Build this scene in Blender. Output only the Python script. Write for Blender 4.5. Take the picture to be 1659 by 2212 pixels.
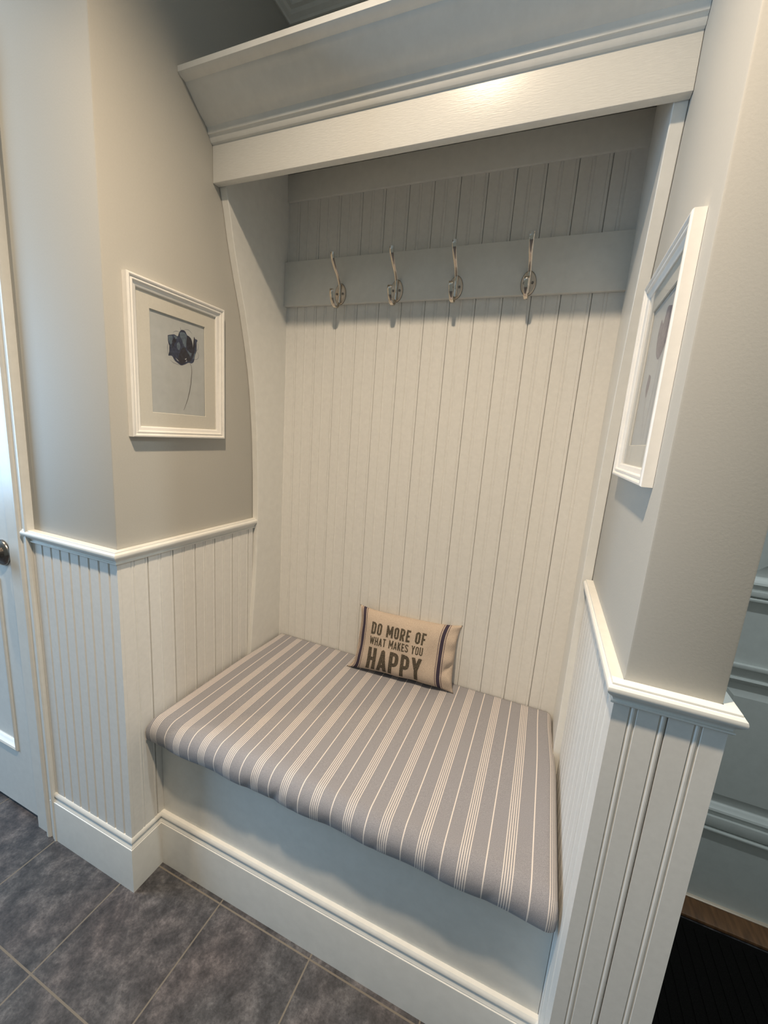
import bpy, bmesh, math, random
from mathutils import Vector, Matrix, Euler
random.seed(4)
for o in list(bpy.data.objects): bpy.data.objects.remove(o)
scene = bpy.context.scene
COL = scene.collection
R = math.radians

# ------------------------------------------------------------ camera
cam = bpy.data.cameras.new('camera'); camo = bpy.data.objects.new('camera', cam); COL.objects.link(camo)
cam.sensor_fit = 'HORIZONTAL'; cam.sensor_width = 36.0
cam.lens = 859.43 / 1659 * 36.0
cam.shift_x = -18.77 / 1659; cam.shift_y = -5.9 / 1659
cam.clip_start = .02; cam.clip_end = 50
camo.location = (.8671, -.5767, 1.2253)
camo.rotation_euler = (R(79.3087), R(-4.3215), R(21.5994))
scene.camera = camo

# ------------------------------------------------------------ world, light, exposure
w = bpy.data.worlds.new('world'); scene.world = w; w.use_nodes = True
w.node_tree.nodes['Background'].inputs[0].default_value = (.78, .90, .87, 1)
w.node_tree.nodes['Background'].inputs[1].default_value = .21
scene.view_settings.view_transform = 'Standard'; scene.view_settings.look = 'None'
scene.view_settings.exposure = 0.0; scene.view_settings.gamma = 1.0
scene.view_settings.use_curve_mapping = False

ZC = 2.48                                   # ceiling height
LAMP_A = (.590, -.425, ZC)                    # recessed lamp in front of the nook
LAMP_B = (-.62, -.42, ZC)                   # second recessed lamp, over the left door
def spot(name, loc, power, size, blend, col, rad=.03):
    l = bpy.data.lights.new(name, 'SPOT'); l.energy = power; l.spot_size = R(size); l.spot_blend = blend
    l.color = col; l.shadow_soft_size = rad
    o = bpy.data.objects.new(name, l); COL.objects.link(o); o.location = loc; return o
spot('lamp_light', (LAMP_A[0], LAMP_A[1], ZC - .015), 158, 132, 1.0, (1, .79, .56), .033)
spot('lamp_light', (LAMP_B[0], LAMP_B[1], ZC - .015), 42, 128, .9, (1, .78, .52))
spot('lamp_light', (1.72, -.10, ZC - .015), 48, 140, .6, (.86, .97, 1.0))  # unseen entry lamp, added to brighten the entry door
def area(name, loc, rot, sx, sy, power, col):
    l = bpy.data.lights.new(name, 'AREA'); l.shape = 'RECTANGLE'; l.size = sx; l.size_y = sy; l.energy = power; l.color = col
    o = bpy.data.objects.new(name, l); COL.objects.link(o); o.location = loc; o.rotation_euler = rot; return o
# daylight through the window of the room, to the left of the viewer
area('window_daylight', (-2.17, -.95, 1.35), (R(90), 0, R(-90)), .95, 1.25, 48, (.46, .72, 1.0))

# ------------------------------------------------------------ materials
def mat(name):
    m = bpy.data.materials.new(name); m.use_nodes = True
    nt = m.node_tree; return m, nt, nt.nodes['Principled BSDF']
def N(nt, t, **k):
    n = nt.nodes.new(t)
    for a, b in k.items(): setattr(n, a, b)
    return n
def noise(nt, scale, detail=3, rough=.5, coord='Object', vec_scale=None):
    tc = N(nt, 'ShaderNodeTexCoord'); n = N(nt, 'ShaderNodeTexNoise')
    n.inputs['Scale'].default_value = scale; n.inputs['Detail'].default_value = detail; n.inputs['Roughness'].default_value = rough
    if vec_scale:
        mp = N(nt, 'ShaderNodeMapping'); mp.inputs['Scale'].default_value = vec_scale
        nt.links.new(tc.outputs[coord], mp.inputs[0]); nt.links.new(mp.outputs[0], n.inputs[0])
    else: nt.links.new(tc.outputs[coord], n.inputs[0])
    return n
def ramp(nt, fac, stops):
    r = N(nt, 'ShaderNodeValToRGB'); e = r.color_ramp.elements
    while len(e) < len(stops): e.new(.5)
    for i, (p, c) in enumerate(stops): e[i].position = p; e[i].color = (*c, 1)
    nt.links.new(fac, r.inputs[0]); return r
def bump(nt, bsdf, h, strength, dist=.001):
    b = N(nt, 'ShaderNodeBump'); b.inputs['Strength'].default_value = strength; b.inputs['Distance'].default_value = dist
    nt.links.new(h, b.inputs['Height']); nt.links.new(b.outputs[0], bsdf.inputs['Normal']); return b
def paint(name, col, rough, grain=60, strength=.12, vs=None, var=.03, spec=.5):
    m, nt, b = mat(name)
    n = noise(nt, grain, 3, .6, vec_scale=vs)
    c0 = tuple(x * (1 - var) for x in col); c1 = tuple(min(1, x * (1 + var)) for x in col)
    r = ramp(nt, n.outputs[0], [(.3, c0), (.7, c1)])
    nt.links.new(r.outputs[0], b.inputs['Base Color']); b.inputs['Roughness'].default_value = rough
    b.inputs['Specular IOR Level'].default_value = spec
    bump(nt, b, n.outputs[0], strength, .0006); return m
M = {}
M['trim'] = paint('white_trim_paint', (.74, .735, .70), .34, 40, .10)
M['header'] = paint('brushed_white_paint', (.74, .735, .70), .32, 60, .5, (1, 1, 7))
M['bead'] = paint('white_beadboard_paint', (.74, .73, .70), .42, 90, .0)
M['wall'] = paint('greige_wall_paint', (.455, .442, .405), .60, 260, .22, None, .015, .3)
M['ceil'] = paint('ceiling_paint', (.72, .71, .68), .7, 200, .1)
M['door'] = paint('white_door_paint', (.72, .73, .71), .36, 50, .08)
M['edoor'] = paint('entry_door_paint', (.60, .62, .60), .36, 50, .08)
M['frame'] = paint('white_frame_lacquer', (.80, .78, .74), .35, 50, .05)
M['mat'] = paint('mat_board', (.60, .575, .51), .9, 300, .1)
M['paper'] = paint('print_paper', (.44, .455, .45), .85, 40, .08, None, .05)
M['wood'] = paint('oak_threshold', (.16, .075, .03), .45, 12, .2, (8, 1, 1), .35)
M['rubber'] = paint('dark_rubber', (.006, .0055, .005), .95, 400, .9, None, .5, .1)
M['gap_shade'] = paint('brown_gap_shadow', (.10, .06, .035), .8, 60, .1)  # brown colour standing in for shade in a gap, not assigned anywhere
M['gap'] = paint('dark_latch', (.03, .025, .05), .4, 60, .1)
def metal(name, col, rough):
    m, nt, b = mat(name); b.inputs['Metallic'].default_value = 1; b.inputs['Base Color'].default_value = (*col, 1)
    n = noise(nt, 80, 2); mr = N(nt, 'ShaderNodeMapRange'); mr.inputs[3].default_value = rough * .7; mr.inputs[4].default_value = rough * 1.3
    nt.links.new(n.outputs[0], mr.inputs[0]); nt.links.new(mr.outputs[0], b.inputs['Roughness']); return m
M['nickel'] = metal('polished_nickel', (.72, .64, .55), .14)
M['plate'] = metal('satin_nickel_plate', (.74, .62, .50), .34)
M['plate'].node_tree.nodes['Principled BSDF'].inputs['Metallic'].default_value = .55
M['knob'] = metal('dark_pewter', (.30, .27, .24), .25)
# glass
m, nt, b = mat('picture_glass'); nt.nodes.remove(b)
tr = N(nt, 'ShaderNodeBsdfTransparent'); gl = N(nt, 'ShaderNodeBsdfGlossy'); gl.inputs['Roughness'].default_value = .04
fr0 = N(nt, 'ShaderNodeFresnel'); fr0.inputs[0].default_value = 1.45; ge = N(nt, 'ShaderNodeNewGeometry')
fr = N(nt, 'ShaderNodeMath', operation='MULTIPLY'); inv = N(nt, 'ShaderNodeMath', operation='SUBTRACT'); inv.inputs[0].default_value = 1
nt.links.new(ge.outputs['Backfacing'], inv.inputs[1]); nt.links.new(fr0.outputs[0], fr.inputs[0]); nt.links.new(inv.outputs[0], fr.inputs[1]); mx = N(nt, 'ShaderNodeMixShader')
nt.links.new(fr.outputs[0], mx.inputs[0]); nt.links.new(tr.outputs[0], mx.inputs[1]); nt.links.new(gl.outputs[0], mx.inputs[2])
nt.links.new(mx.outputs[0], nt.nodes['Material Output'].inputs[0]); M['glass'] = m
# watercolour inks
def ink(name, a, bcol):
    m, nt, b = mat(name); n = noise(nt, 160, 4, .6)
    r = ramp(nt, n.outputs[0], [(.35, a), (.65, bcol)]); nt.links.new(r.outputs[0], b.inputs['Base Color']); b.inputs['Roughness'].default_value = .85; return m
M['ink_navy'] = ink('navy_ink', (.010, .014, .040), (.035, .05, .10))
M['ink_dark'] = ink('dark_ink', (.006, .006, .014), (.02, .02, .04))
M['ink_slate'] = ink('slate_ink', (.06, .09, .13), (.12, .16, .20))
M['ink_mauve'] = ink('mauve_ink', (.10, .09, .12), (.22, .20, .24))
M['ink_stem'] = ink('stem_ink', (.03, .025, .02), (.06, .05, .04))
# floor tile : slate porcelain laid on a grid with pale grout
m, nt, b = mat('slate_floor_tile')
tc = N(nt, 'ShaderNodeTexCoord'); mp = N(nt, 'ShaderNodeMapping'); mp.vector_type = 'POINT'
TP = .2705; X0 = -.037; Y0 = .0575
mp.inputs['Location'].default_value = (-X0 / TP, -Y0 / TP, 0); mp.inputs['Scale'].default_value = (1 / TP, 1 / TP, 1)
nt.links.new(tc.outputs['Object'], mp.inputs[0])
sx = N(nt, 'ShaderNodeSeparateXYZ'); nt.links.new(mp.outputs[0], sx.inputs[0])
def math_(op, a, bb=None, c=None):
    n = N(nt, 'ShaderNodeMath', operation=op)
    for i, q in enumerate((a, bb, c)):
        if q is None: continue
        if isinstance(q, (int, float)): n.inputs[i].default_value = q
        else: nt.links.new(q, n.inputs[i])
    return n.outputs[0]
ds = [math_('PINGPONG', sx.outputs[i], .5) for i in (0, 1)]
dm = math_('MINIMUM', ds[0], ds[1])
gm = math_('LESS_THAN', dm, .0066)
n1 = noise(nt, 20, 10, .72); n2 = noise(nt, 150, 5, .7); n3 = noise(nt, 5, 3)
r1 = ramp(nt, n1.outputs[0], [(.34, (.020, .020, .024)), (.5, (.060, .060, .066)), (.66, (.14, .138, .145))])
r2 = ramp(nt, n2.outputs[0], [(.3, (.55, .55, .57)), (.7, (1.35, 1.33, 1.3))])
mm = N(nt, 'ShaderNodeMix', data_type='RGBA', blend_type='MULTIPLY'); mm.inputs[0].default_value = 1
nt.links.new(r1.outputs[0], mm.inputs[6]); nt.links.new(r2.outputs[0], mm.inputs[7])
r3 = ramp(nt, n3.outputs[0], [(.4, (1, 1, 1)), (.7, (1.15, 1.0, .95))])
mm3 = N(nt, 'ShaderNodeMix', data_type='RGBA', blend_type='MULTIPLY'); mm3.inputs[0].default_value = 1
nt.links.new(mm.outputs[2], mm3.inputs[6]); nt.links.new(r3.outputs[0], mm3.inputs[7])
mg = N(nt, 'ShaderNodeMix', data_type='RGBA'); nt.links.new(gm, mg.inputs[0]); nt.links.new(mm3.outputs[2], mg.inputs[6]); mg.inputs[7].default_value = (.17, .145, .115, 1)
nt.links.new(mg.outputs[2], b.inputs['Base Color']); b.inputs['Roughness'].default_value = .48
hh = math_('MULTIPLY_ADD', n1.outputs[0], .7, math_('MULTIPLY', n2.outputs[0], .5))
hh = math_('SUBTRACT', hh, math_('MULTIPLY', gm, .8))
bump(nt, b, hh, .55, .0015); M['floor'] = m
# striped cushion fabric : the stripes follow the woven cloth (UV)
m, nt, b = mat('striped_ticking_fabric')
uv = N(nt, 'ShaderNodeUVMap'); uv.uv_map = 'cloth'; sx = N(nt, 'ShaderNodeSeparateXYZ'); nt.links.new(uv.outputs[0], sx.inputs[0])
PIT = .078; G0 = .041
g = math_('PINGPONG', math_('SUBTRACT', sx.outputs[0], G0 - 10 * PIT), PIT / 2)     # distance to the nearest group of five
fine = math_('PINGPONG', math_('SUBTRACT', sx.outputs[0], G0 - 10 * PIT), PIT / 2)
inside = math_('LESS_THAN', g, .0098)
f5 = math_('LESS_THAN', math_('PINGPONG', fine, .0043 / 2), .00085)                 # five threads, one in the middle
grp = math_('MULTIPLY', inside, f5)
sing = math_('LESS_THAN', math_('SUBTRACT', PIT / 2, g), .0011)
st = math_('MAXIMUM', grp, sing)
nw = noise(nt, 900, 2, .6); nw2 = noise(nt, 9, 3)
rb = ramp(nt, nw.outputs[0], [(.3, (.215, .215, .24)), (.7, (.35, .345, .365))])
mg = N(nt, 'ShaderNodeMix', data_type='RGBA'); nt.links.new(st, mg.inputs[0]); nt.links.new(rb.outputs[0], mg.inputs[6]); mg.inputs[7].default_value = (.74, .68, .64, 1)
nt.links.new(mg.outputs[2], b.inputs['Base Color']); b.inputs['Roughness'].default_value = .92; b.inputs['Specular IOR Level'].default_value = .15
b.inputs['Sheen Weight'].default_value = .15
bump(nt, b, nw.outputs[0], .35, .0006); M['cushion'] = m
# pillow fabric with navy grain-sack stripes
m, nt, b = mat('grain_sack_fabric')
uv = N(nt, 'ShaderNodeUVMap'); uv.uv_map = 'cloth'; sx = N(nt, 'ShaderNodeSeparateXYZ'); nt.links.new(uv.outputs[0], sx.inputs[0])
bands = None; thin = None
for c in (.062, .872):
    d = math_('ABSOLUTE', math_('SUBTRACT', sx.outputs[0], c))
    q = math_('LESS_THAN', d, .0165); bands = q if bands is None else math_('MAXIMUM', bands, q)
    q = math_('LESS_THAN', math_('ABSOLUTE', math_('SUBTRACT', d, .029)), .0028); thin = q if thin is None else math_('MAXIMUM', thin, q)
nw = noise(nt, 700, 2, .6)
rb = ramp(nt, nw.outputs[0], [(.3, (.41, .33, .265)), (.7, (.62, .52, .43))])
m1 = N(nt, 'ShaderNodeMix', data_type='RGBA'); nt.links.new(thin, m1.inputs[0]); nt.links.new(rb.outputs[0], m1.inputs[6]); m1.inputs[7].default_value = (.09, .06, .075, 1)
m2 = N(nt, 'ShaderNodeMix', data_type='RGBA'); nt.links.new(bands, m2.inputs[0]); nt.links.new(m1.outputs[2], m2.inputs[6]); m2.inputs[7].default_value = (.060, .048, .070, 1)
nt.links.new(m2.outputs[2], b.inputs['Base Color']); b.inputs['Roughness'].default_value = .95; b.inputs['Specular IOR Level'].default_value = .1
bump(nt, b, nw.outputs[0], .5, .0008); M['pillow'] = m
m, nt, b = mat('worn_printed_ink'); n = noise(nt, 420, 3, .7)
r = ramp(nt, n.outputs[0], [(.42, (.035, .032, .022)), (.62, (.15, .115, .08))]); nt.links.new(r.outputs[0], b.inputs['Base Color']); b.inputs['Roughness'].default_value = .9; M['letter'] = m
m, nt, b = mat('lamp_lens'); b.inputs['Emission Color'].default_value = (1, .85, .62, 1); b.inputs['Emission Strength'].default_value = 6; M['lens'] = m

# ------------------------------------------------------------ mesh helpers
def link(name, me, m, parent=None, smooth=False):
    me.update(); o = bpy.data.objects.new(name, me); COL.objects.link(o)
    if m is not None: me.materials.append(M[m])
    if smooth:
        for p in me.polygons: p.use_smooth = True
    if parent is not None: o.parent = parent
    return o
def from_bm(name, bm, m, parent=None, smooth=False, recalc=True):
    if recalc: bmesh.ops.recalc_face_normals(bm, faces=bm.faces[:])
    me = bpy.data.meshes.new(name); bm.to_mesh(me); bm.free(); return link(name, me, m, parent, smooth)
def empty(name, loc=(0, 0, 0)):
    o = bpy.data.objects.new(name, None); COL.objects.link(o); o.location = loc; o.empty_display_size = .05; return o
def tag(o, label=None, cat=None, group=None, kind=None):
    if label: o['label'] = label
    if cat: o['category'] = cat
    if group: o['group'] = group
    if kind: o['kind'] = kind
    return o
def autosmooth(o, ang=35):
    for p in o.data.polygons: p.use_smooth = True
    o.data.set_sharp_from_angle(angle=R(ang)); return o
def bm_box(bm, x0, x1, y0, y1, z0, z1, bev=0):
    r = bmesh.ops.create_cube(bm, size=1)
    for v in r['verts']:
        v.co = Vector((x0 + (v.co.x + .5) * (x1 - x0), y0 + (v.co.y + .5) * (y1 - y0), z0 + (v.co.z + .5) * (z1 - z0)))
    if bev:
        es = list({e for v in r['verts'] for e in v.link_edges})
        bmesh.ops.bevel(bm, geom=es, offset=bev, segments=2, profile=.5, affect='EDGES')
def box(name, x0, x1, y0, y1, z0, z1, m, parent=None, bev=.0012):
    bm = bmesh.new(); bm_box(bm, x0, x1, y0, y1, z0, z1, bev); return autosmooth(from_bm(name, bm, m, parent))
def sweep(name, path, prof, m, parent=None, seg=None, mapz=None, smooth_ang=28):
    """sweep an (out, z) profile along an xy path; out points to the right of travel; corners are mitred"""
    P = [Vector(p) for p in path]; n = len(P); offs = []
    for i in range(n):
        ns = []
        if i > 0: d = (P[i] - P[i - 1]).normalized(); ns.append(Vector((d.y, -d.x)))
        if i < n - 1: d = (P[i + 1] - P[i]).normalized(); ns.append(Vector((d.y, -d.x)))
        if len(ns) == 1: offs.append(ns[0])
        else:
            s = ns[0] + ns[1]; offs.append(s / (1 + ns[0].dot(ns[1])))
    a, b_ = seg if seg else (0, n - 1)
    bm = bmesh.new(); rings = []
    for i in range(a, b_ + 1):
        rings.append([bm.verts.new((P[i].x + offs[i].x * o, P[i].y + offs[i].y * o, z)) for o, z in prof])
    k = len(prof)
    for i in range(len(rings) - 1):
        for j in range(k):
            bm.faces.new((rings[i][j], rings[i + 1][j], rings[i + 1][(j + 1) % k], rings[i][(j + 1) % k]))
    bm.faces.new(rings[0]); bm.faces.new(rings[-1][::-1])
    return autosmooth(from_bm(name, bm, m, parent), smooth_ang)
def bead_profile(t0, t1, feats, kd=1.0):
    """(t, depth) line across a run of beadboard; feats = [(centre, is_seam)]"""
    pts = [(t0, 0)]
    for c, seam in feats:
        if seam == 'v':
            pts += [(c - .0034, 0), (c - .0006, -.0024), (c + .0006, -.0024), (c + .0034, 0)]; continue
        f = [(-.0050, 0), (-.0042, -.0014), (-.0034, -.0012), (-.0024, -.0003), (-.0010, .0002), (.0010, .0002), (.0024, -.0003), (.0034, -.0012)]
        f += [(.0038, -.0055), (.0049, -.0055), (.0050, 0)] if seam else [(.0042, -.0014), (.0050, 0)]
        for dt, d in f:
            if t0 < c + dt < t1: pts.append((c + dt, d * kd if d > -.004 else d))
    pts.append((t1, 0)); return pts
def bead_panel(name, fn, t0, t1, z0, z1, thick, feats, m, parent=None, topfn=None, kd=1.0):
    pr = bead_profile(t0, t1, feats, kd); bm = bmesh.new(); ft = []; fb = []
    for t, d in pr:
        x, y = fn(t, thick + d); ft.append(bm.verts.new((x, y, z1 if not topfn else topfn(t)))); fb.append(bm.verts.new((x, y, z0)))
    bk = [bm.verts.new((*fn(t, 0), z)) for t, z in ((t0, z0), (t1, z0), (t1, z1), (t0, z1))]
    for i in range(len(pr) - 1): bm.faces.new((fb[i], fb[i + 1], ft[i + 1], ft[i]))
    bm.faces.new([bk[0], bk[3], bk[2], bk[1]])
    bm.faces.new([bk[3]] + ft + [bk[2]]); bm.faces.new([bk[0]] + fb + [bk[1]])
    bm.faces.new([bk[0], fb[0], ft[0], bk[3]]); bm.faces.new([bk[1], fb[-1], ft[-1], bk[2]])
    return autosmooth(from_bm(name, bm, m, parent), 12)
def tube(bm, pts, rad, seg=10):
    n = len(pts); P = [Vector(p) for p in pts]; rings = []
    rad = rad if isinstance(rad, (list, tuple)) else [rad] * n
    up = Vector((0, 0, 1))
    for i in range(n):
        t = (P[min(i + 1, n - 1)] - P[max(i - 1, 0)]).normalized()
        if abs(t.dot(up)) > .95: up = Vector((1, 0, 0))
        a = t.cross(up).normalized(); b = a.cross(t).normalized()
        rings.append([bm.verts.new(P[i] + (a * math.cos(k * 2 * math.pi / seg) + b * math.sin(k * 2 * math.pi / seg)) * rad[i]) for k in range(seg)])
    for i in range(n - 1):
        for k in range(seg): bm.faces.new((rings[i][k], rings[i][(k + 1) % seg], rings[i + 1][(k + 1) % seg], rings[i + 1][k]))
    bm.faces.new(rings[0][::-1]); bm.faces.new(rings[-1])
def lathe(bm, prof, origin, axis, seg=32):
    """prof = [(radius, height)], revolved about axis"""
    q = Vector((0, 0, 1)).rotation_difference(Vector(axis)); o = Vector(origin); rings = []
    for r, h in prof:
        rings.append([bm.verts.new(o + q @ Vector((max(r, 1e-5) * math.cos(k * 2 * math.pi / seg), max(r, 1e-5) * math.sin(k * 2 * math.pi / seg), h))) for k in range(seg)])
    for i in range(len(rings) - 1):
        for k in range(seg): bm.faces.new((rings[i][k], rings[i][(k + 1) % seg], rings[i + 1][(k + 1) % seg], rings[i + 1][k]))
    bm.faces.new(rings[0][::-1]); bm.faces.new(rings[-1])

# ------------------------------------------------------------ dimensions (metres)
W = 1.0          # width of the nook
YB = .5594       # face of the beadboard back
YR = -.004       # front of the right stub wall
T = .111         # its thickness
YH = .2817       # face of the header
YBN = .0836      # bench front
ZR = .9255       # chair rail top
TP_ = .022       # side panel thickness

# ------------------------------------------------------------ room shell
def struct(o): o['kind'] = 'structure'; return o
struct(box('floor', -2.2, 2.4, -2.4, 1.4, -.06, 0, 'floor', bev=0))
struct(box('ceiling', -2.2, 2.4, -2.4, 1.4, ZC, ZC + .08, 'ceil', bev=0))
bm = bmesh.new()
bm_box(bm, -.403, 0, 0, YB + .02, 0, ZC, .0035)
struct(autosmooth(from_bm('wall_left', bm, 'wall')))
struct(box('wall_front_left', -1.16, -.403, 0, .10, 1.86, ZC, 'wall', bev=0))
struct(box('wall_far_left', -2.2, -1.16, 0, .10, 0, ZC, 'wall', bev=0))
struct(box('wall_back', 0, W + T, YB + .012, YB + .09, 0, ZC, 'wall', bev=0))
bm = bmesh.new(); bm_box(bm, W, W + T, YR, YB + .012, 0, ZC, .0035)
struct(autosmooth(from_bm('wall_right', bm, 'wall')))
struct(box('wall_entry', W + T, 1.24, .61, .70, 0, ZC, 'wall', bev=0))
struct(box('wall_entry_side', 2.12, 2.4, .61, .70, 0, ZC, 'wall', bev=0))
struct(box('wall_entry_above', 1.24, 2.12, .61, .70, 1.92, ZC, 'wall', bev=0))
# far wall with the window that lets the daylight in
bm = bmesh.new()
bm_box(bm, -2.28, -2.2, -2.4, -1.45, 0, ZC); bm_box(bm, -2.28, -2.2, -.45, 0, 0, ZC)
bm_box(bm, -2.28, -2.2, -1.45, -.45, 0, .70); bm_box(bm, -2.28, -2.2, -1.45, -.45, 2.0, ZC)
struct(from_bm('wall_window_side', bm, 'wall'))
bm = bmesh.new()
for a in ((-1.50, -1.45), (-.45, -.40)): bm_box(bm, -2.2, -2.18, a[0], a[1], .66, 2.05, .002)
bm_box(bm, -2.2, -2.18, -1.45, -.45, 2.0, 2.05, .002); bm_box(bm, -2.2, -2.16, -1.52, -.38, .66, .70, .002); 
struct(from_bm('window_1', bm, 'trim'))

# ceiling crown around the nook
cp = [(0, ZC), (.095, ZC), (.095, ZC - .008), (.088, ZC - .014), (.082, ZC - .016), (.078, ZC - .024), (.060, ZC - .040), (.040, ZC - .055), (.026, ZC - .072), (.022, ZC - .084), (.015, ZC - .086), (.013, ZC - .094), (.006, ZC - .099), (.004, ZC - .104), (0, ZC - .104)]
cp = [(o * 1.15, ZC - (ZC - z) * 1.19) for o, z in cp]
struct(sweep('trim_1', [(-1.6, 0), (0, 0), (0, YB + .012), (W, YB + .012), (W, YR), (W + T, YR), (W + T, .6)], cp, 'trim'))

# ------------------------------------------------------------ wainscot on the stub walls
P0 = .0345
feats = [(-.019 - P0 * k, 'v') for k in range(9)][::-1]
struct(bead_panel('trim_2', lambda t, o: (t, -o), -.300, .0078, .10, .895, .0078, feats, 'bead'))
feats = [(.0655 - .0034 + .0688 * k / 2, k % 2 == 0) for k in range(-1, 11)]
struct(bead_panel('trim_3', lambda t, o: (o, t), .0002, .43, .10, .895, .0078, feats, 'bead'))
feats = [(1.0165, False), (1.0520 - .001, True), (1.0885, False)]
struct(bead_panel('trim_4', lambda t, o: (t, YR - o), W - .0078, W + T + .0078, .10, .895, .0078, feats, 'bead', kd=1.3))
feats = [(.027 + .035 * k, k % 2 == 1) for k in range(12)]
struct(bead_panel('trim_5', lambda t, o: (W - o, t), YR, .43, .10, .895, .0078, feats, 'bead', kd=1.8))
struct(bead_panel('trim_6', lambda t, o: (W + T + o, t), YR, .60, .10, .895, .0078, [(.03 + .035 * k, k % 2 == 0) for k in range(16)], 'bead'))

# chair rails
zr = ZR
rp = [(0, 0), (.0145, 0), (.0150, -.0012), (.0150, -.0028), (.0170, -.0035), (.0192, -.0060), (.0200, -.0095), (.0195, -.0130), (.0175, -.0160),
      (.0150, -.0185), (.0120, -.0215), (.0105, -.0250), (.0105, -.0262), (.0128, -.0270), (.0130, -.0290), (.0118, -.0305), (.0080, -.0310), (0, -.0310)]
rp = [(o, zr + z) for o, z in rp]
struct(sweep('trim_7', [(-.3235, 0), (0, 0), (0, .446)], rp, 'trim'))
struct(sweep('trim_8', [(W, .425), (W, YR), (W + T, YR), (W + T, .60)], rp, 'trim'))

# baseboards (one mitred run, split where the wall turns)
bp_ = [(0, .1595), (.0085, .1595), (.0110, .1570), (.0128, .1520), (.0128, .1495), (.0100, .1480), (.0102, .1440), (.0116, .1385), (.0135, .1350), (.0135, .1330), (.0152, .1320), (.0155, .1300), (.0155, 0), (0, 0)]
path = [(-.318, 0), (0, 0), (0, YBN), (W, YBN), (W, YR), (W + T, YR), (W + T, .60)]
struct(sweep('baseboard_left', path, bp_, 'trim', seg=(0, 2)))
struct(sweep('baseboard_front', path, bp_, 'trim', seg=(2, 3)))
struct(sweep('baseboard_right', path, bp_, 'trim', seg=(3, 6)))

# ------------------------------------------------------------ left door with casing and knob
cas = [(-.396, 0), (-.396, -.010), (-.394, -.012), (-.352, -.012), (-.350, -.010), (-.347, -.015), (-.342, -.0185), (-.336, -.019), (-.331, -.0165), (-.329, -.0125), (-.318, -.014), (-.308, -.018), (-.304, -.018), (-.301, -.015), (-.301, 0)]
bm = bmesh.new()
lo = [bm.verts.new((x, y, 0)) for x, y in cas]; hi = [bm.verts.new((x, y, 1.95)) for x, y in cas]
for j in range(len(cas)):
    k = (j + 1) % len(cas); bm.faces.new((lo[j], lo[k], hi[k], hi[j]))
bm.faces.new(lo); bm.faces.new(hi)
struct(autosmooth(from_bm('trim_9', bm, 'trim'), 30))
struct(box('trim_10', -1.25, -.301, -.018, 0, 1.86, 1.95, 'trim'))
struct(box('trim_11', -1.25, -1.155, -.018, 0, 0, 1.86, 'trim'))
# slab: stiles and rails around recessed panels with mouldings
def panel_door(name, x0, x1, z0, z1, yf, th, openings, m, mould=.012, field=None):
    """door slab facing -y with framed recessed panels"""
    bm = bmesh.new(); rec = .010
    xs = sorted({x0, x1} | {o[0] for o in openings} | {o[1] for o in openings})
    zs = sorted({z0, z1} | {o[2] for o in openings} | {o[3] for o in openings})
    for i in range(len(xs) - 1):
        for j in range(len(zs) - 1):
            cx, cz = (xs[i] + xs[i + 1]) / 2, (zs[j] + zs[j + 1]) / 2
            if any(o[0] < cx < o[1] and o[2] < cz < o[3] for o in openings): continue
            bm.faces.new([bm.verts.new((x, yf, z)) for x, z in ((xs[i], zs[j]), (xs[i + 1], zs[j]), (xs[i + 1], zs[j + 1]), (xs[i], zs[j + 1]))])
    bmesh.ops.remove_doubles(bm, verts=bm.verts[:], dist=1e-5)
    for a, b_, c, d in openings:
        steps = [(0, 0), (.0, -.004), (.004, -.006), (.009, -.004), (.012, 0), (.016, .003), (.020, .009), (.022, rec)]
        if field: steps += [(.026, rec), (.050, .002), (.052, .001)]
        prev = None
        for ins, dep in steps:
            ring = [bm.verts.new((x, yf + dep, z)) for x, z in ((a + ins, c + ins), (b_ - ins, c + ins), (b_ - ins, d - ins), (a + ins, d - ins))]
            if prev:
                for k in range(4): bm.faces.new((prev[k], prev[(k + 1) % 4], ring[(k + 1) % 4], ring[k]))
            prev = ring
        bm.faces.new(prev)
    bk = [bm.verts.new((x, yf + th, z)) for x, z in ((x0, z0), (x1, z0), (x1, z1), (x0, z1))]
    fr_ = [bm.verts.new((x, yf, z)) for x, z in ((x0, z0), (x1, z0), (x1, z1), (x0, z1))]
    bm.faces.new(bk)
    for k in range(4): bm.faces.new((fr_[k], fr_[(k + 1) % 4], bk[(k + 1) % 4], bk[k]))
    bmesh.ops.remove_doubles(bm, verts=bm.verts[:], dist=1e-5)
    return autosmooth(from_bm(name, bm, m), 25)
d1 = panel_door('door_1', -1.155, -.4035, .012, 1.855, 0.001, .035, [(-1.055, -.484, .215, .76), (-1.055, -.484, .92, 1.74)], 'door')
struct(d1)
bm = bmesh.new(); lathe(bm, [(.001, 0), (.036, 0), (.036, .003), (.034, .007), (.026, .012), (.014, .016), (.010, .022), (.010, .030), (.017, .034), (.026, .042), (.029, .052), (.027, .062), (.018, .069), (.001, .071)], (-.4535, .001, .838), (0, -1, 0))
k = from_bm('knob', bm, 'knob', d1, smooth=True); k['label'] = 'round dark pewter door knob and rosette'
k = box('latch', -.4065, -.4036, -.0006, .004, .800, .842, 'gap', d1, 0); k['label'] = 'dark latch bolt in the door edge gap'

# ------------------------------------------------------------ entry door on the right
d2 = panel_door('door_2', 1.245, 2.115, .012, 1.915, .61, .04, [(1.335, 1.99, .295, .688), (1.335, 1.99, .93, 1.80)], 'edoor', field=True)
struct(d2)
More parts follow.
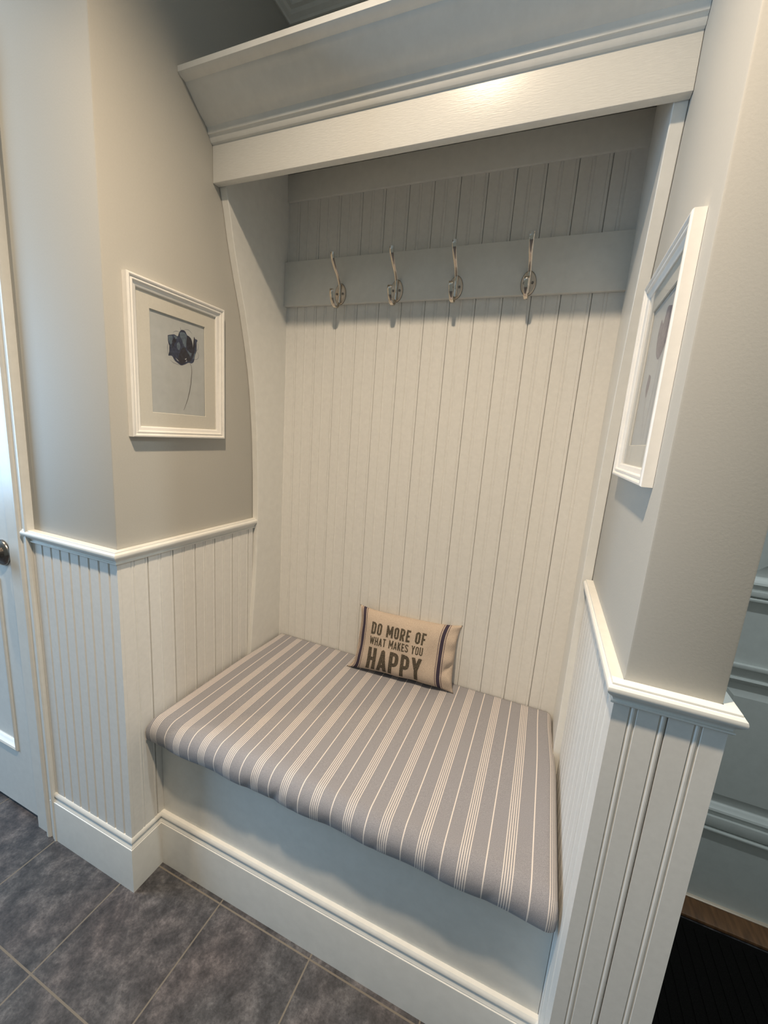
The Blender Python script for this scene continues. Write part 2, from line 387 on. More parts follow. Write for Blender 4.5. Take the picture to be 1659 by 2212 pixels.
# applied rails across the entry door
for z0, z1, y in ((.905, .918, .601), (.893, .9, .596), (.716, .727, .599), (.255, .283, .602), (.240, .246, .598)):
    box('door_moulding', 1.245, 2.115, y, .6105, z0, z1, 'edoor', d2, .0015)
struct(box('trim_12', 1.15, 2.2, .545, .617, .0, .011, 'wood', bev=.003))
struct(box('trim_13', 1.245, 2.115, .600, .625, .0112, .0145, 'plate', bev=.0008))
bm = bmesh.new(); bm_box(bm, 1.19, 2.25, -.35, .535, .0005, .010, .003)
for i in range(40): bm_box(bm, 1.205 + i * .026, 1.213 + i * .026, -.33, .515, .0095, .0125, .001)
tag(from_bm('door_mat', bm, 'rubber'), 'black ribbed rubber door mat lying before the entry door', 'mat')

# ------------------------------------------------------------ hall tree: side panels, beadboard, hook board, header, crown
ht = tag(empty('hall_tree', (W / 2, YB, .42)), 'white built-in hall tree with beadboard back, hook board and deep crown', 'hall tree')
def hchild(o):
    o.parent = ht; o.matrix_parent_inverse = ht.matrix_world.inverted(); return o
ht.matrix_world = Matrix.Translation(ht.location)
prof = [(.40, .404), (.48, .410), (.60, .419), (.70, .428), (.80, .434), (.93, .4365), (1.07, .434), (1.19, .428), (1.30, .418), (1.37, .408), (1.44, .394), (1.53, .373), (1.594, .354), (1.651, .338), (1.70, .326), (1.75, .316), (1.80, .303), (1.90, .300), (1.965, .300)]
def side_panel(x0, x1):
    bm = bmesh.new(); L = []
    for z, y in prof: L.append([bm.verts.new(c) for c in ((x0, y, z), (x1, y, z), (x1, YB + .01, z), (x0, YB + .01, z))])
    for i in range(len(L) - 1):
        for k in range(4): bm.faces.new((L[i][k], L[i][(k + 1) % 4], L[i + 1][(k + 1) % 4], L[i + 1][k]))
    bm.faces.new(L[0][::-1]); bm.faces.new(L[-1])
    o = autosmooth(from_bm('side_panel', bm, 'trim'), 30)
    bv = o.modifiers.new('bevel', 'BEVEL'); bv.width = .0015; bv.segments = 2; bv.limit_method = 'ANGLE'; bv.angle_limit = R(50)
    return hchild(o)
side_panel(.0006, TP_); side_panel(W - TP_ - .001, W - .0006)
feats = [(.0625 - .0036 + .0704 * k / 2, k % 2 == 0) for k in range(-1, 26)]
o = hchild(bead_panel('back_panel', lambda t, o_: (t, YB + .008 - o_), TP_, W - TP_, .405, 1.895, .008, feats, 'bead', kd=.85)); o['label'] = 'beadboard back of vertical grooved planks'
hchild(box('top_rail', TP_, W - TP_, YB - .007, YB + .008, 1.8917, 1.965, 'trim'))
hb = hchild(box('hook_board', TP_, W - TP_, YB - .0145, YB, 1.5946, 1.7221, 'trim'))
hchild(box('header', .0006, W - .0006, YH, YH + .0185, 1.8002, 1.966, 'header', bev=.0012))
hchild(box('top_board', .0006, W - .0006, .200, YB + .01, 1.9662, 1.9745, 'trim'))
cr = [(.2817, 1.882), (.2770, 1.8835), (.2735, 1.888), (.2725, 1.892), (.2690, 1.8955), (.2670, 1.896), (.2665, 1.9035), (.2640, 1.909), (.2600, 1.911), (.2570, 1.9145),
      (.2500, 1.9180), (.2400, 1.9250), (.2290, 1.9345), (.2190, 1.9440), (.2110, 1.9505), (.2070, 1.9530), (.2045, 1.9570), (.1990, 1.9585), (.1930, 1.9590), (.1875, 1.9620), (.1855, 1.9635), (.1850, 1.9740), (.2817, 1.9740)]
bm = bmesh.new()
A = [bm.verts.new((.0006, y, z)) for y, z in cr]; B = [bm.verts.new((W - .0006, y, z)) for y, z in cr]
for j in range(len(cr)):
    k = (j + 1) % len(cr); bm.faces.new((A[j], A[k], B[k], B[j]))
bm.faces.new(A); bm.faces.new(B); hchild(autosmooth(from_bm('crown_moulding', bm, 'trim'), 30))

# ------------------------------------------------------------ bench box
bench = tag(empty('built_in_bench', (W / 2, .32, 0)), 'white built-in bench box with plain painted front under striped cushion', 'bench')
bench.matrix_world = Matrix.Translation(bench.location)
def bchild(o): o.parent = bench; o.matrix_parent_inverse = bench.matrix_world.inverted(); return o
bchild(box('front_panel', .0085, W - .0085, YBN, YBN + .018, .002, .398, 'trim', bev=.0008))
bchild(box('seat_board', .0085, W - .0085, YBN - .004, YB - .001, .398, .412, 'trim', bev=.001))

# ------------------------------------------------------------ hooks
def ribbon_bar(bm, pts, wd, th):
    """flat bar following (y, z) points, width along x"""
    n = len(pts); rings = []
    for i in range(n):
        a = pts[max(i - 1, 0)]; b_ = pts[min(i + 1, n - 1)]; t = Vector((b_[0] - a[0], b_[1] - a[1])).normalized(); nn = Vector((-t.y, t.x))
        wi = wd[i] if isinstance(wd, list) else wd; ring = []
        for sx_, sn in ((-1, -.6), (-.7, -1), (.7, -1), (1, -.6), (1, .6), (.7, 1), (-.7, 1), (-1, .6)):
            ring.append(bm.verts.new((sx_ * wi / 2, pts[i][0] + nn.x * sn * th / 2, pts[i][1] + nn.y * sn * th / 2)))
        rings.append(ring)
    for i in range(n - 1):
        for k in range(8): bm.faces.new((rings[i][k], rings[i][(k + 1) % 8], rings[i + 1][(k + 1) % 8], rings[i + 1][k]))
    bm.faces.new(rings[0][::-1]); bm.faces.new(rings[-1])
def smooth_curve(pts, n=6):
    out = []
    for i in range(len(pts) - 1):
        p0 = Vector(pts[max(i - 1, 0)]); p1 = Vector(pts[i]); p2 = Vector(pts[i + 1]); p3 = Vector(pts[min(i + 2, len(pts) - 1)])
        for k in range(n):
            t = k / n; out.append(.5 * ((2 * p1) + (-p0 + p2) * t + (2 * p0 - 5 * p1 + 4 * p2 - p3) * t * t + (-p0 + 3 * p1 - 3 * p2 + p3) * t ** 3))
    out.append(Vector(pts[-1])); return [tuple(v) for v in out]
def make_hook():
    h = empty('coat_hook')
    bm = bmesh.new(); seg = 40; rings = []
    for f, d in ((1, 0), (1, -.0016), (.97, -.0030), (.90, -.0040), (.86, -.0036), (.5, -.0042), (.05, -.0044)):
        rings.append([bm.verts.new((.0178 * f * math.cos(k * 2 * math.pi / seg), d, .0285 * f * math.sin(k * 2 * math.pi / seg))) for k in range(seg)])
    for i in range(len(rings) - 1):
        for k in range(seg): bm.faces.new((rings[i][k], rings[i][(k + 1) % seg], rings[i + 1][(k + 1) % seg], rings[i + 1][k]))
    bm.faces.new(rings[0]); bm.faces.new(rings[-1])
    bm2 = bmesh.new(); el = [[bm2.verts.new((.0188 * math.cos(k * math.pi / 24), d, .0296 * math.sin(k * math.pi / 24))) for k in range(48)] for d in (0, -.0011)]
    for k in range(48): bm2.faces.new((el[0][k], el[0][(k + 1) % 48], el[1][(k + 1) % 48], el[1][k]))
    bm2.faces.new(el[0]); bm2.faces.new(el[1]); e_ = from_bm('plate_rim', bm2, 'knob', h); e_['label'] = 'thin dark rim of the oval backplate'
    pl = autosmooth(from_bm('backplate', bm, 'plate', h), 30); pl['label'] = 'oval satin backplate'
    up = smooth_curve([(-.0055, -.022), (-.0065, .0), (-.0075, .020), (-.012, .030), (-.022, .043), (-.036, .055), (-.048, .068), (-.0555, .080), (-.0565, .092)])
    bm = bmesh.new(); n = len(up); wds = [.0074 + .0045 * max(0, (i / (n - 1) - .45) / .55) for i in range(n)]
    ribbon_bar(bm, up, wds, .0042); autosmooth(from_bm('upper_prong', bm, 'nickel', h), 40)
    lo_ = smooth_curve([(-.0055, .010), (-.0065, -.012), (-.0080, -.028), (-.015, -.0385), (-.026, -.0435), (-.038, -.040), (-.048, -.028), (-.0535, -.012), (-.0520, -.002)])
    bm = bmesh.new(); n = len(lo_); wds = [.0074 + .0046 * max(0, (i / (n - 1) - .35) / .65) for i in range(n)]
    ribbon_bar(bm, lo_, wds, .0042); autosmooth(from_bm('lower_prong', bm, 'nickel', h), 40)
    for s in (-1, 1):
        bm = bmesh.new(); lathe(bm, [(.0034, 0), (.0034, .0014), (.0026, .0020), (.0010, .0014), (.0008, .0005)], (s * .0098, -.0040, 0), (0, -1, 0), 16)
        from_bm('screw', bm, 'knob', h, smooth=True)
    return h
hook = make_hook()
HX = [(.2255, 'nickel double coat hook at the left end of the hook board'), (.4050, 'nickel double coat hook second from the left on the board'),
      (.5745, 'nickel double coat hook second from the right on the board'), (.7590, 'nickel double coat hook at the right end, frontmost lit by the lamp')]
HX[3] = (.7590, 'nickel double coat hook nearest the right side panel')
for i, (x, lab) in enumerate(HX):
    if i == 0: h = hook
    else:
        h = hook.copy(); COL.objects.link(h)
        for ch in list(hook.children):
            c = ch.copy(); COL.objects.link(c); c.parent = h
    h.location = (x - .0015, YB - .0145, 1.620); tag(h, lab, 'coat hook', 'coat hooks on the white hook board')

# ------------------------------------------------------------ pictures
def frame_mesh(name, hw, hh, parent):
    """moulded frame in local (x across, z up, y out); outer half sizes hw, hh"""
    pf = [(0, 0), (0, .0135), (.0015, .0155), (.0040, .0160), (.0062, .0150), (.0070, .0128), (.0085, .0128), (.0100, .0138), (.0120, .0140), (.0135, .0130), (.0142, .0105), (.0200, .0092), (.0225, .0080), (.0235, .0070), (.0235, 0)]
    bm = bmesh.new(); rings = []
    for ins, d in pf:
        rings.append([bm.verts.new((sx_ * (hw - ins), d, sz * (hh - ins))) for sx_, sz in ((-1, -1), (1, -1), (1, 1), (-1, 1))])
    k = len(pf)
    for j in range(k):
        for c in range(4): bm.faces.new((rings[j][c], rings[j][(c + 1) % 4], rings[(j + 1) % k][(c + 1) % 4], rings[(j + 1) % k][c]))
    return autosmooth(from_bm(name, bm, 'frame', parent), 25)
def poly(name, pts, m, parent, y):
    bm = bmesh.new(); vs = [bm.verts.new((x, y, z)) for x, z in pts]; f = bm.faces.new(vs)
    bmesh.ops.triangulate(bm, faces=[f]); 
    r = bmesh.ops.extrude_face_region(bm, geom=bm.faces[:])
    for v in r['geom']:
        if isinstance(v, bmesh.types.BMVert): v.co.y += .00008
    return from_bm(name, bm, m, parent)
def stroke(bm, pts, wd, y):
    c = smooth_curve(pts, 5) if len(pts) > 2 else [tuple(q) for q in pts]; n = len(c); L = []
    for i in range(n):
        a = c[max(i - 1, 0)]; b_ = c[min(i + 1, n - 1)]; t = Vector((b_[0] - a[0], b_[1] - a[1])).normalized(); nn = Vector((-t.y, t.x))
        wi = wd * (.35 + .65 * math.sin(math.pi * (i + .5) / n))
        L.append([bm.verts.new((c[i][0] + s * nn.x * wi / 2, y, c[i][1] + s * nn.y * wi / 2)) for s in (-1, 1)])
    for i in range(n - 1): bm.faces.new((L[i][0], L[i][1], L[i + 1][1], L[i + 1][0]))
def blobs(name, plist, m, parent, y, strokes=(), wd=.0006):
    bm = bmesh.new()
    for pts in plist:
        sm = smooth_curve(list(pts) + [pts[0]], 3)[:-1] if len(pts) > 4 else pts
        f = bm.faces.new([bm.verts.new((x, y, z)) for x, z in sm]); bmesh.ops.triangulate(bm, faces=[f])
    for s in strokes: stroke(bm, s, wd, y)
    for f in bm.faces:
        if f.normal.y < 0: f.normal_flip()
    return from_bm(name, bm, m, parent, recalc=False)
def picture(loc, rotz, label, hw, hh):
    r = empty('framed_print', loc); r.rotation_euler = (0, 0, rotz)
    frame_mesh('frame', hw, hh, r)
    ma = []
    bm = bmesh.new(); i1 = .022; a, b_ = hw - i1, hh - i1; c, d = a - .034, b_ - .034
    def ring(x, z, y): return [bm.verts.new((sx_ * x, y, sz * z)) for sx_, sz in ((-1, -1), (1, -1), (1, 1), (-1, 1))]
    rs = [ring(a, b_, .0012), ring(a, b_, .0042), ring(c, d, .0042), ring(c - .0008, d - .0008, .0024), ring(c, d, .0012)]
    for j in range(5):
        for q in range(4): bm.faces.new((rs[j][q], rs[j][(q + 1) % 4], rs[(j + 1) % 5][(q + 1) % 4], rs[(j + 1) % 5][q]))
    o = from_bm('mat_board', bm, 'mat', r); o['label'] = 'cream window mat'
    bm = bmesh.new(); bm_box(bm, -a, a, .0003, .0011, -b_, b_)
    art = from_bm('art_print', bm, 'paper', r); art['label'] = 'pale blue grey paper with a painted flower'
    bm = bmesh.new(); bm_box(bm, -a, a, .0062, .0074, -b_, b_); g = from_bm('glass', bm, 'glass', r)
    tag(r, label, 'picture'); return r, art
# left: wall x = 0, facing +x ; local x -> world -y after rotation by -90 deg
CY, CZ = .1715, 1.345
r, art = picture((.0004, CY, CZ), R(-90), 'white framed print of a single navy blue flower on left wall', .1325, .1680)
def loc(p): return (CY - p[0], p[1] - CZ)
out = [(0.142, 1.412), (0.15, 1.415), (0.16, 1.418), (0.169, 1.416), (0.173, 1.425), (0.18, 1.433), (0.19, 1.433), (0.196, 1.425), (0.205, 1.42), (0.2125, 1.388), (0.216, 1.425), (0.219, 1.422), (0.227, 1.42), (0.223, 1.41), (0.224, 1.396), (0.218, 1.38), (0.215, 1.367), (0.208, 1.361), (0.199, 1.361), (0.19, 1.356), (0.178, 1.351), (0.171, 1.353), (0.159, 1.359), (0.152, 1.368), (0.142, 1.367), (0.146, 1.376), (0.148, 1.384), (0.143, 1.396)]
mid = [[(0.175, 1.426), (0.185, 1.429), (0.194, 1.424), (0.194, 1.408), (0.191, 1.395), (0.184, 1.402), (0.18, 1.412), (0.175, 1.418)], [(0.143, 1.41), (0.152, 1.414), (0.155, 1.409), (0.152, 1.395), (0.148, 1.394), (0.144, 1.4)],
       [(.158, 1.415), (.165, 1.416), (.168, 1.411), (.162, 1.408)], [(.166, 1.398), (.172, 1.404), (.176, 1.396), (.172, 1.385), (.167, 1.388)], [(.219, 1.390), (.221, 1.398), (.219, 1.383), (.214, 1.372), (.212, 1.376)], [(.196, 1.388), (.206, 1.398), (.209, 1.392), (.207, 1.380), (.200, 1.376)]]
dark = [[(0.196, 1.424), (0.207, 1.42), (0.212, 1.404), (0.209, 1.386), (0.197, 1.39), (0.193, 1.404)], [(0.176, 1.386), (0.186, 1.394), (0.196, 1.385), (0.204, 1.376), (0.206, 1.366), (0.191, 1.362), (0.178, 1.353), (0.168, 1.362), (0.172, 1.375)],
        [(0.216, 1.425), (0.219, 1.421), (0.217, 1.394), (0.212, 1.377), (0.207, 1.372), (0.211, 1.393)], [(.153, 1.402), (.160, 1.410), (.164, 1.404), (.158, 1.394), (.154, 1.386)]]
lig = [[(0.161, 1.366), (0.172, 1.359), (0.166, 1.3605)], [(0.187, 1.367), (0.193, 1.371), (0.1915, 1.3665)], [(.190, 1.363), (.194, 1.366), (.193, 1.362)]]
curls = [[(0.157, 1.422), (0.163, 1.426), (0.17, 1.427), (0.178, 1.425)], [(0.186, 1.435), (0.198, 1.438), (0.206, 1.435), (0.21, 1.431)], [(0.227, 1.413), (0.23, 1.408), (0.228, 1.399), (0.224, 1.393)], [(0.225, 1.393), (0.23, 1.385), (0.226, 1.375), (0.215, 1.372)], [(0.147, 1.358), (0.156, 1.353), (0.173, 1.351)], [(0.142, 1.394), (0.14, 1.384), (0.141, 1.369)], [(.177, 1.428), (.178, 1.434), (.176, 1.438)], [(.146, 1.386), (.152, 1.388), (.158, 1.386)]]
stem = [(0.203, 1.36), (0.207, 1.353), (0.208, 1.34), (0.206, 1.324), (0.204, 1.308), (0.199, 1.288), (0.194, 1.272), (0.189, 1.26), (0.182, 1.2445)]
mp_ = lambda L: [[loc(p) for p in q] for q in L]
Yp = .00125
blobs('flower', mp_([out]), 'ink_navy', art, Yp, mp_(curls), .0007)
blobs('flower_petal', mp_(mid), 'ink_slate', art, Yp + .0001)
blobs('flower_shade', mp_(dark), 'ink_dark', art, Yp + .0002)
blobs('flower_highlight', mp_(lig), 'paper', art, Yp + .0003)
bm = bmesh.new(); stroke(bm, [loc(p) for p in stem], .0016, Yp); 
for f in bm.faces:
    if f.normal.y < 0: f.normal_flip()
from_bm('flower_stem', bm, 'ink_stem', art, recalc=False)
# right: wall x = W, facing -x
CYR = .1750
r, art = picture((W - .0004, CYR, 1.349), R(90), 'white framed print of mauve grey flowers hanging on right wall', .1325, .1680)
def loc2(p): return (p[0] - CYR, p[1] - 1.349)
mp2 = lambda L: [[loc2(p) for p in q] for q in L]
blobs('flower', mp2([[(0.141, 1.438), (0.109, 1.426), (0.112, 1.402), (0.133, 1.379), (0.156, 1.366), (0.181, 1.380), (0.192, 1.408), (0.184, 1.430), (0.168, 1.420), (0.157, 1.440)]]), 'ink_mauve', art, Yp)
blobs('flower_bud', mp2([[(0.204, 1.352), (0.187, 1.345), (0.189, 1.328), (0.198, 1.314), (0.209, 1.330)]]), 'ink_mauve', art, Yp, mp2([[(.150, 1.368), (.152, 1.33), (.158, 1.28), (.165, 1.235)], [(.198, 1.316), (.190, 1.290), (.172, 1.245)]]), .0012)

# ------------------------------------------------------------ seat cushion
cz0, cz1 = .4125, .4740
def cushion():
    bm = bmesh.new(); uvl = bm.loops.layers.uv.new('cloth')
    NX, NY = 220, 96
    y0, y1 = .036, YB - .003
    rx = .024
    def edge(yy):                                  # left / right limits, narrower between the side panels
        s = min(1, max(0, (yy - .385) / .03)); s = s * s * (3 - 2 * s)
        return .0085, W - .0125
    # closed cross-section loops: param a runs round (left side, top, right side); b runs front -> back including the front face
    H = cz1 - cz0
    sec = []                                        # (offset along y from edge, z) for front: from bottom up and over
    for k in range(17):
        a = k / 16 * math.pi / 2 * 1.0
        sec.append((-.0 + .040 * (1 - math.sin(a)) if False else None, None))
    def column(j):
        """returns (y, z_factor) along b"""
        f = j / NY
        if f < .24:                                  # front roll
            a = f / .24; th = a * math.pi * .62 - math.pi * .12
            return y0 + .034 * (1 - math.cos(max(0, 0)) ) + .034 * (1 - math.cos(th)) if th > 0 else y0 + .010 * (-th / (.12 * math.pi)) ** 2, (math.sin(th) if th > 0 else math.sin(th)) 
        return None
    ycol = []
    for j in range(NY + 1):
        f = j / NY
        if f < .22:
            th = -math.pi * .22 + (f / .22) * math.pi * .72          # -40 .. +90 deg around the front roll
            ycol.append((y0 + .036 * (1 - math.cos(th)) * (1 if th > 0 else .5), math.sin(th) if th > 0 else math.sin(th)))
        else:
            g_ = (f - .22) / .78; ycol.append((y0 + .036 + g_ * (y1 - y0 - .036), 1.0))
    zc = cz0 + H * .42
    rows = []; arc = []
    for i in range(NX + 1):
        row = []
        f = i / NX
        for j in range(NY + 1):
            y, zf = ycol[j]; L_, R_ = edge(y)
            if f < .06: th = -math.pi * .20 + f / .06 * math.pi * .70; x = L_ + rx * (1 - math.cos(th)) * (1 if th > 0 else .5); xf = math.sin(th)
            elif f > .94: th = -math.pi * .20 + (1 - f) / .06 * math.pi * .70; x = R_ - rx * (1 - math.cos(th)) * (1 if th > 0 else .5); xf = math.sin(th)
            else: g_ = (f - .06) / .88; x = L_ + rx + g_ * (R_ - L_ - 2 * rx); xf = 1.0
            k = min(xf, zf)
            if xf > 0 and zf > 0: k = 1 - math.sqrt(min(1, (1 - xf) ** 2 + (1 - zf) ** 2)) if (xf < 1 and zf < 1) else min(xf, zf)
            up = cz1 - zc; dn = zc - cz0
            z = zc + (up * k if k > 0 else dn * k / .62)
            z = max(z, cz0)
            # front corners are rounded in plan
            cx = min(x - L_, R_ - x); cyy = y - y0; rr = .009 if x < .5 else .020
            if cx < rr and cyy < rr:
                y += (rr - math.sqrt(max(0, rr * rr - (rr - cx) ** 2))) * (1 - cyy / rr) * .8
            q = min(1, max(0, (y - .33) / .20)); q = q * q * (3 - 2 * q)
            x += .0145 * q * max(0, 1 - x / .12) ** 2 - .0125 * q * max(0, (x - .86) / .14) ** 2
            # crown, puckers where the cloth is pulled under the front
            if k > .9: z += .0022 * math.sin(math.pi * min(1, max(0, (y - y0) / (y1 - y0)))) * math.sin(math.pi * min(1, max(0, x)))
            if zf < 1:
                pk = 0
                for c, amp, wd in ((.085, .0015, .010), (.345, .004, .013), (.415, .0055, .010), (.47, .002, .008), (.55, .002, .012), (.66, .0022, .01), (.78, .0018, .012), (.88, .0022, .010), (.25, .0018, .012), (.16, .0012, .008)):
                    pk += amp * math.exp(-((x - c - .02 * zf) / wd) ** 2)
                y += pk * (1 - zf) * .38 * (1 if zf > -.6 else .6) + .0012 * math.sin(x * 37) * (1 - zf)
                if zf < .3: z += .0007 * math.sin(x * 23 + 1) * (.3 - zf)
            # edge sag of the left-front corner
            row.append(bm.verts.new((x, y, z)))
        rows.append(row)
    # arc length across x at mid depth for the woven coordinate
    jm = NY * 3 // 4; s = [0]
    for i in range(NX): s.append(s[-1] + (rows[i + 1][jm].co - rows[i][jm].co).length)
    mid_ = NX // 2; xm = rows[mid_][jm].co.x; S = [xm + (q - s[mid_]) for q in s]
    for i in range(NX):
        for j in range(NY):
            f = bm.faces.new((rows[i][j], rows[i + 1][j], rows[i + 1][j + 1], rows[i][j + 1]))
            for lp, (a, b_) in zip(f.loops, ((i, j), (i + 1, j), (i + 1, j + 1), (i, j + 1))):
                lp[uvl].uv = (S[a], rows[a][b_].co.y)
    # underside
    loop = [rows[i][0] for i in range(NX + 1)] + [rows[NX][j] for j in range(1, NY + 1)] + [rows[i][NY] for i in range(NX - 1, -1, -1)] + [rows[0][j] for j in range(NY - 1, 0, -1)]
    low = [bm.verts.new((min(max(v.co.x, .03), W - .03), min(max(v.co.y, y0 + .02), y1), cz0 - .0002)) for v in loop]
    n = len(loop)
    for k in range(n):
        try: bm.faces.new((loop[k], loop[(k + 1) % n], low[(k + 1) % n], low[k]))
        except ValueError: pass
    bmesh.ops.recalc_face_normals(bm, faces=bm.faces[:])
    me = bpy.data.meshes.new('seat_cushion'); bm.to_mesh(me); bm.free()
    o = link('seat_cushion', me, 'cushion', smooth=True); return o
tag(cushion(), 'long grey seat cushion with white ticking stripes on the bench', 'cushion')

# ------------------------------------------------------------ throw pillow with lettering
PHW, PH, PT = .168, .204, .034
def pil(s, t, side=1, off=0):
    """s, t in 0..1 across the face -> local (x, y out, z up)"""
    u, v = 2 * s - 1, 2 * t - 1
    x = u * PHW * (1 - .075 * (1 - v ** 4)) ; z = (v * (1 - .10 * (1 - u ** 4)) + 1) * PH / 2
    if u < 0 and v < 0: x -= .016 * (u * u * v * v) ** 4                     # pulled-out lower corner
    th = PT * (max(0, 1 - u ** 4) * max(0, 1 - v ** 4)) ** .55 + .0012
    wr = .0016 * math.sin(9 * u + 4 * v) * (1 - u * u * v * v) + .0012 * math.sin(5 * v - 13 * u)
    if u > .72:   # gathered folds at the right-hand end
        q = (u - .72) / .28; wr += q * (.005 * math.sin(11 * v + 2.5 * u) - .010 * math.exp(-((v + .62 - .5 * q) / .09) ** 2))
    if u < -.8:
        q = (-u - .8) / .2; wr += q * .003 * math.sin(9 * v)
    return x, -(th + wr + off) if side > 0 else (th + wr * .5), z
bm = bmesh.new(); uvl = bm.loops.layers.uv.new('cloth'); NU, NV = 90, 60
G = {}
for sd in (1, -1):
    for i in range(NU + 1):
        for j in range(NV + 1):
            s, t = i / NU, j / NV
            ss = .5 - .5 * math.cos(math.pi * s) if False else s
            edge_ = i in (0, NU) or j in (0, NV)
            if edge_ and sd == -1: G[(sd, i, j)] = G[(1, i, j)]; continue
            x, y, z = pil(s, t, sd)
            if edge_: y = 0
            G[(sd, i, j)] = bm.verts.new((x, y, z))
    for i in range(NU):
        for j in range(NV):
            q = ((i, j), (i + 1, j), (i + 1, j + 1), (i, j + 1))
            try: f = bm.faces.new([G[(sd, *c)] for c in q])
            except ValueError: continue
            for lp, c in zip(f.loops, q): lp[uvl].uv = (c[0] / NU, c[1] / NV)
bmesh.ops.recalc_face_normals(bm, faces=bm.faces[:])
me = bpy.data.meshes.new('throw_pillow'); bm.to_mesh(me); bm.free()
pillow = link('throw_pillow', me, 'pillow', smooth=True)
tag(pillow, 'small beige burlap pillow with navy stripes reading DO MORE OF WHAT MAKES YOU HAPPY', 'pillow')
pillow.location = (.5285, .4950, .4750); pillow.rotation_euler = (R(-15), R(0), R(4.0))

A_ = .085
def arc(cx, cy, r_, a0, a1, n=6): return [(cx + r_ * math.cos(R(a0 + (a1 - a0) * k / n)), cy + r_ * math.sin(R(a0 + (a1 - a0) * k / n))) for k in range(n + 1)]
def glyph(c, w_, a):
    l, r_, b_, t_ = a, w_ - a, a, 1 - a; q = min(.16, (w_ - 2 * a) * .5)
    if c == 'O': return [arc(r_ - q, t_ - q, q, 90, 0) + arc(r_ - q, b_ + q, q, 0, -90) + arc(l + q, b_ + q, q, -90, -180) + arc(l + q, t_ - q, q, 180, 90) + [(r_ - q, t_)]]
    if c == 'U': return [[(l, 1)] + arc(l + q, b_ + q, q, 180, 270) + arc(r_ - q, b_ + q, q, 270, 360) + [(r_, 1)]]
    if c == 'D': return [[(l, 0), (l, 1)], [(l, t_)] + arc(r_ - q, t_ - q, q, 90, 0) + arc(r_ - q, b_ + q, q, 0, -90) + [(l, b_)]]
    if c == 'M': return [[(l, 0), (l, 1)], [(r_, 0), (r_, 1)], [(l, .97), (w_ / 2, .28), (r_, .97)]]
    if c == 'W': e = a * .8; return [[(e, 1), (w_ * .28, .03), (w_ / 2, .9), (w_ * .72, .03), (w_ - e, 1)]]
    if c == 'R': m_ = .46; return [[(l, 0), (l, 1)], [(l, t_)] + arc(r_ - q, t_ - q, q, 90, 0) + arc(r_ - q, m_ + q, q, 0, -90) + [(l, m_)], [(w_ * .5, m_), (r_, 0)]]
    if c == 'P': m_ = .44; return [[(l, 0), (l, 1)], [(l, t_)] + arc(r_ - q, t_ - q, q, 90, 0) + arc(r_ - q, m_ + q, q, 0, -90) + [(l, m_)]]
    if c == 'E': return [[(l, 0), (l, 1)], [(l, t_), (w_, t_)], [(l, .5), (w_ * .88, .5)], [(l, b_), (w_, b_)]]
    if c == 'F': return [[(l, 0), (l, 1)], [(l, t_), (w_, t_)], [(l, .48), (w_ * .88, .48)]]
    if c == 'H': return [[(l, 0), (l, 1)], [(r_, 0), (r_, 1)], [(l, .5), (r_, .5)]]
    if c == 'A': return [[(a * .7, 0), (w_ / 2, .97), (w_ - a * .7, 0)], [(w_ * .24, .26), (w_ * .76, .26)]]
    if c == 'T': return [[(w_ / 2, 0), (w_ / 2, 1)], [(0, t_), (w_, t_)]]
    if c == 'K': return [[(l, 0), (l, 1)], [(l, .38), (r_, 1)], [(w_ * .46, .56), (r_, 0)]]
    if c == 'Y': return [[(a * .7, 1), (w_ / 2, .46), (w_ - a * .7, 1)], [(w_ / 2, .5), (w_ / 2, 0)]]
    if c == 'S': return [[(r_, .74)] + arc(r_ - q, t_ - q, q, 0, 90) + arc(l + q, t_ - q, q, 90, 180) + [(l, .66), (r_, .36)] + arc(r_ - q, b_ + q, q, 0, -90) + arc(l + q, b_ + q, q, -90, -180) + [(l, .26)]]
    return []
WD = {'M': .66, 'W': .74, 'T': .44, 'E': .40, 'F': .40, ' ': .24}
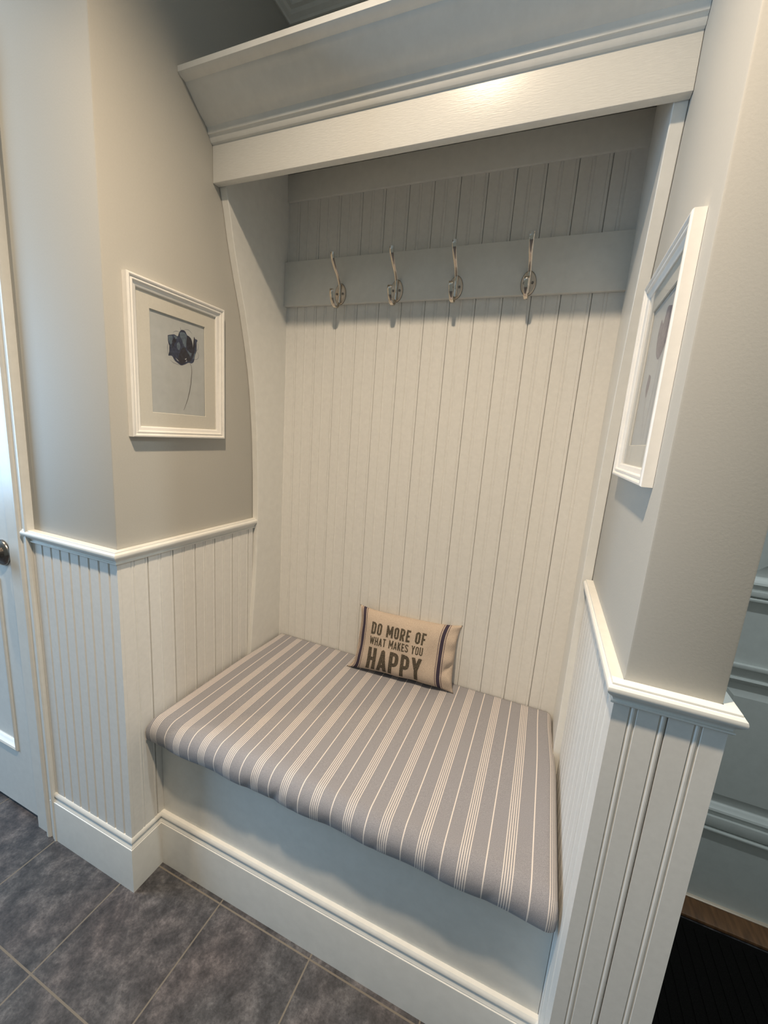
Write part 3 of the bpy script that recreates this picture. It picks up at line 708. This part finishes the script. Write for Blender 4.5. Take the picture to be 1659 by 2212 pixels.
def text_line(word, s0, s1, t0, t1, sw):
    """letters as ribbons lying on the pillow face between s0..s1 (across) and t0..t1 (up)"""
    hz = (t1 - t0) * PH; total = sum(WD.get(c, .48) for c in word) + .12 * (len(word) - 1)
    kx = (s1 - s0) / total; ky = t1 - t0; cur = 0
    fx = kx * 2 * PHW; fy = hz                       # metres per glyph unit
    for c in word:
        w_ = WD.get(c, .48)
        if c != ' ':
            bm = bmesh.new(); hwid = sw * hz / 2
            for ln in glyph(c, w_, hwid / fx * 1.0 if hwid / fx < w_ / 3 else w_ / 3):
                P = [Vector(((cur + x) * fx, y * fy)) for x, y in ln]
                Q = []
                for i in range(len(P) - 1):
                    m_ = max(1, int((P[i + 1] - P[i]).length / .003))
                    for k in range(m_): Q.append(P[i].lerp(P[i + 1], k / m_))
                Q.append(P[-1]); closed = (P[0] - P[-1]).length < 1e-6; n = len(Q); L = []
                for i in range(n):
                    ta = (Q[i] - Q[i - 1]).normalized() if i > 0 else (Q[1] - Q[0]).normalized()
                    tb = (Q[i + 1] - Q[i]).normalized() if i < n - 1 else ta
                    if closed and i in (0, n - 1): ta = (Q[-1] - Q[-2]).normalized(); tb = (Q[1] - Q[0]).normalized()
                    na = Vector((-ta.y, ta.x)); nb = Vector((-tb.y, tb.x)); nn = (na + nb) / max(.45, 1 + na.dot(nb))
                    row = []
                    for e in (-1, 0, 1):
                        px, pz = Q[i] + nn * hwid * e
                        pz = min(max(pz, 0), fy)
                        jx = .00025 * math.sin(px * 2100 + pz * 900); s = s0 + (px + jx) / (2 * PHW); t = t0 + pz / PH
                        row.append(bm.verts.new(pil(s, t, 1, .0007)))
                    L.append(row)
                for i in range(n - 1):
                    for e in (0, 1): bm.faces.new((L[i][e], L[i][e + 1], L[i + 1][e + 1], L[i + 1][e]))
            for f in bm.faces:
                f.normal_update()
                if f.normal.y > 0: f.normal_flip()
            from_bm('printed_letter', bm, 'letter', pillow, recalc=False)
        cur += w_ + .12
text_line('DO MORE OF', .155, .715, .640, .835, .165)
text_line('WHAT MAKES YOU', .155, .705, .470, .605, .135)
text_line('HAPPY', .155, .705, .050, .425, .155)

# ------------------------------------------------------------ recessed lamps in the ceiling; the entry one is added to light its door
for i, (p_, lab) in enumerate(((LAMP_A, 'round recessed ceiling lamp in front of the nook'), (LAMP_B, 'round recessed ceiling lamp above the left door'), ((1.72, -.10, ZC), 'round recessed ceiling lamp added to brighten the entry door'))):
    e = tag(empty('ceiling_lamp', (p_[0], p_[1], ZC)), lab, 'ceiling lamp', 'recessed ceiling lamps')
    bm = bmesh.new(); seg = 40; pr = [(.085, 0), (.085, -.004), (.070, -.007), (.064, -.003), (.064, 0)]
    rings = [[bm.verts.new((r_ * math.cos(k * 2 * math.pi / seg), r_ * math.sin(k * 2 * math.pi / seg), h_)) for k in range(seg)] for r_, h_ in pr]
    for a in range(5):
        for k in range(seg): bm.faces.new((rings[a][k], rings[a][(k + 1) % seg], rings[(a + 1) % 5][(k + 1) % seg], rings[(a + 1) % 5][k]))
    from_bm('trim_ring', bm, 'trim', e, smooth=True)
    bm = bmesh.new(); lathe(bm, [(.063, -.0005), (.063, -.0030), (.001, -.0045)], (0, 0, 0), (0, 0, 1), 32); from_bm('lens', bm, 'lens', e)
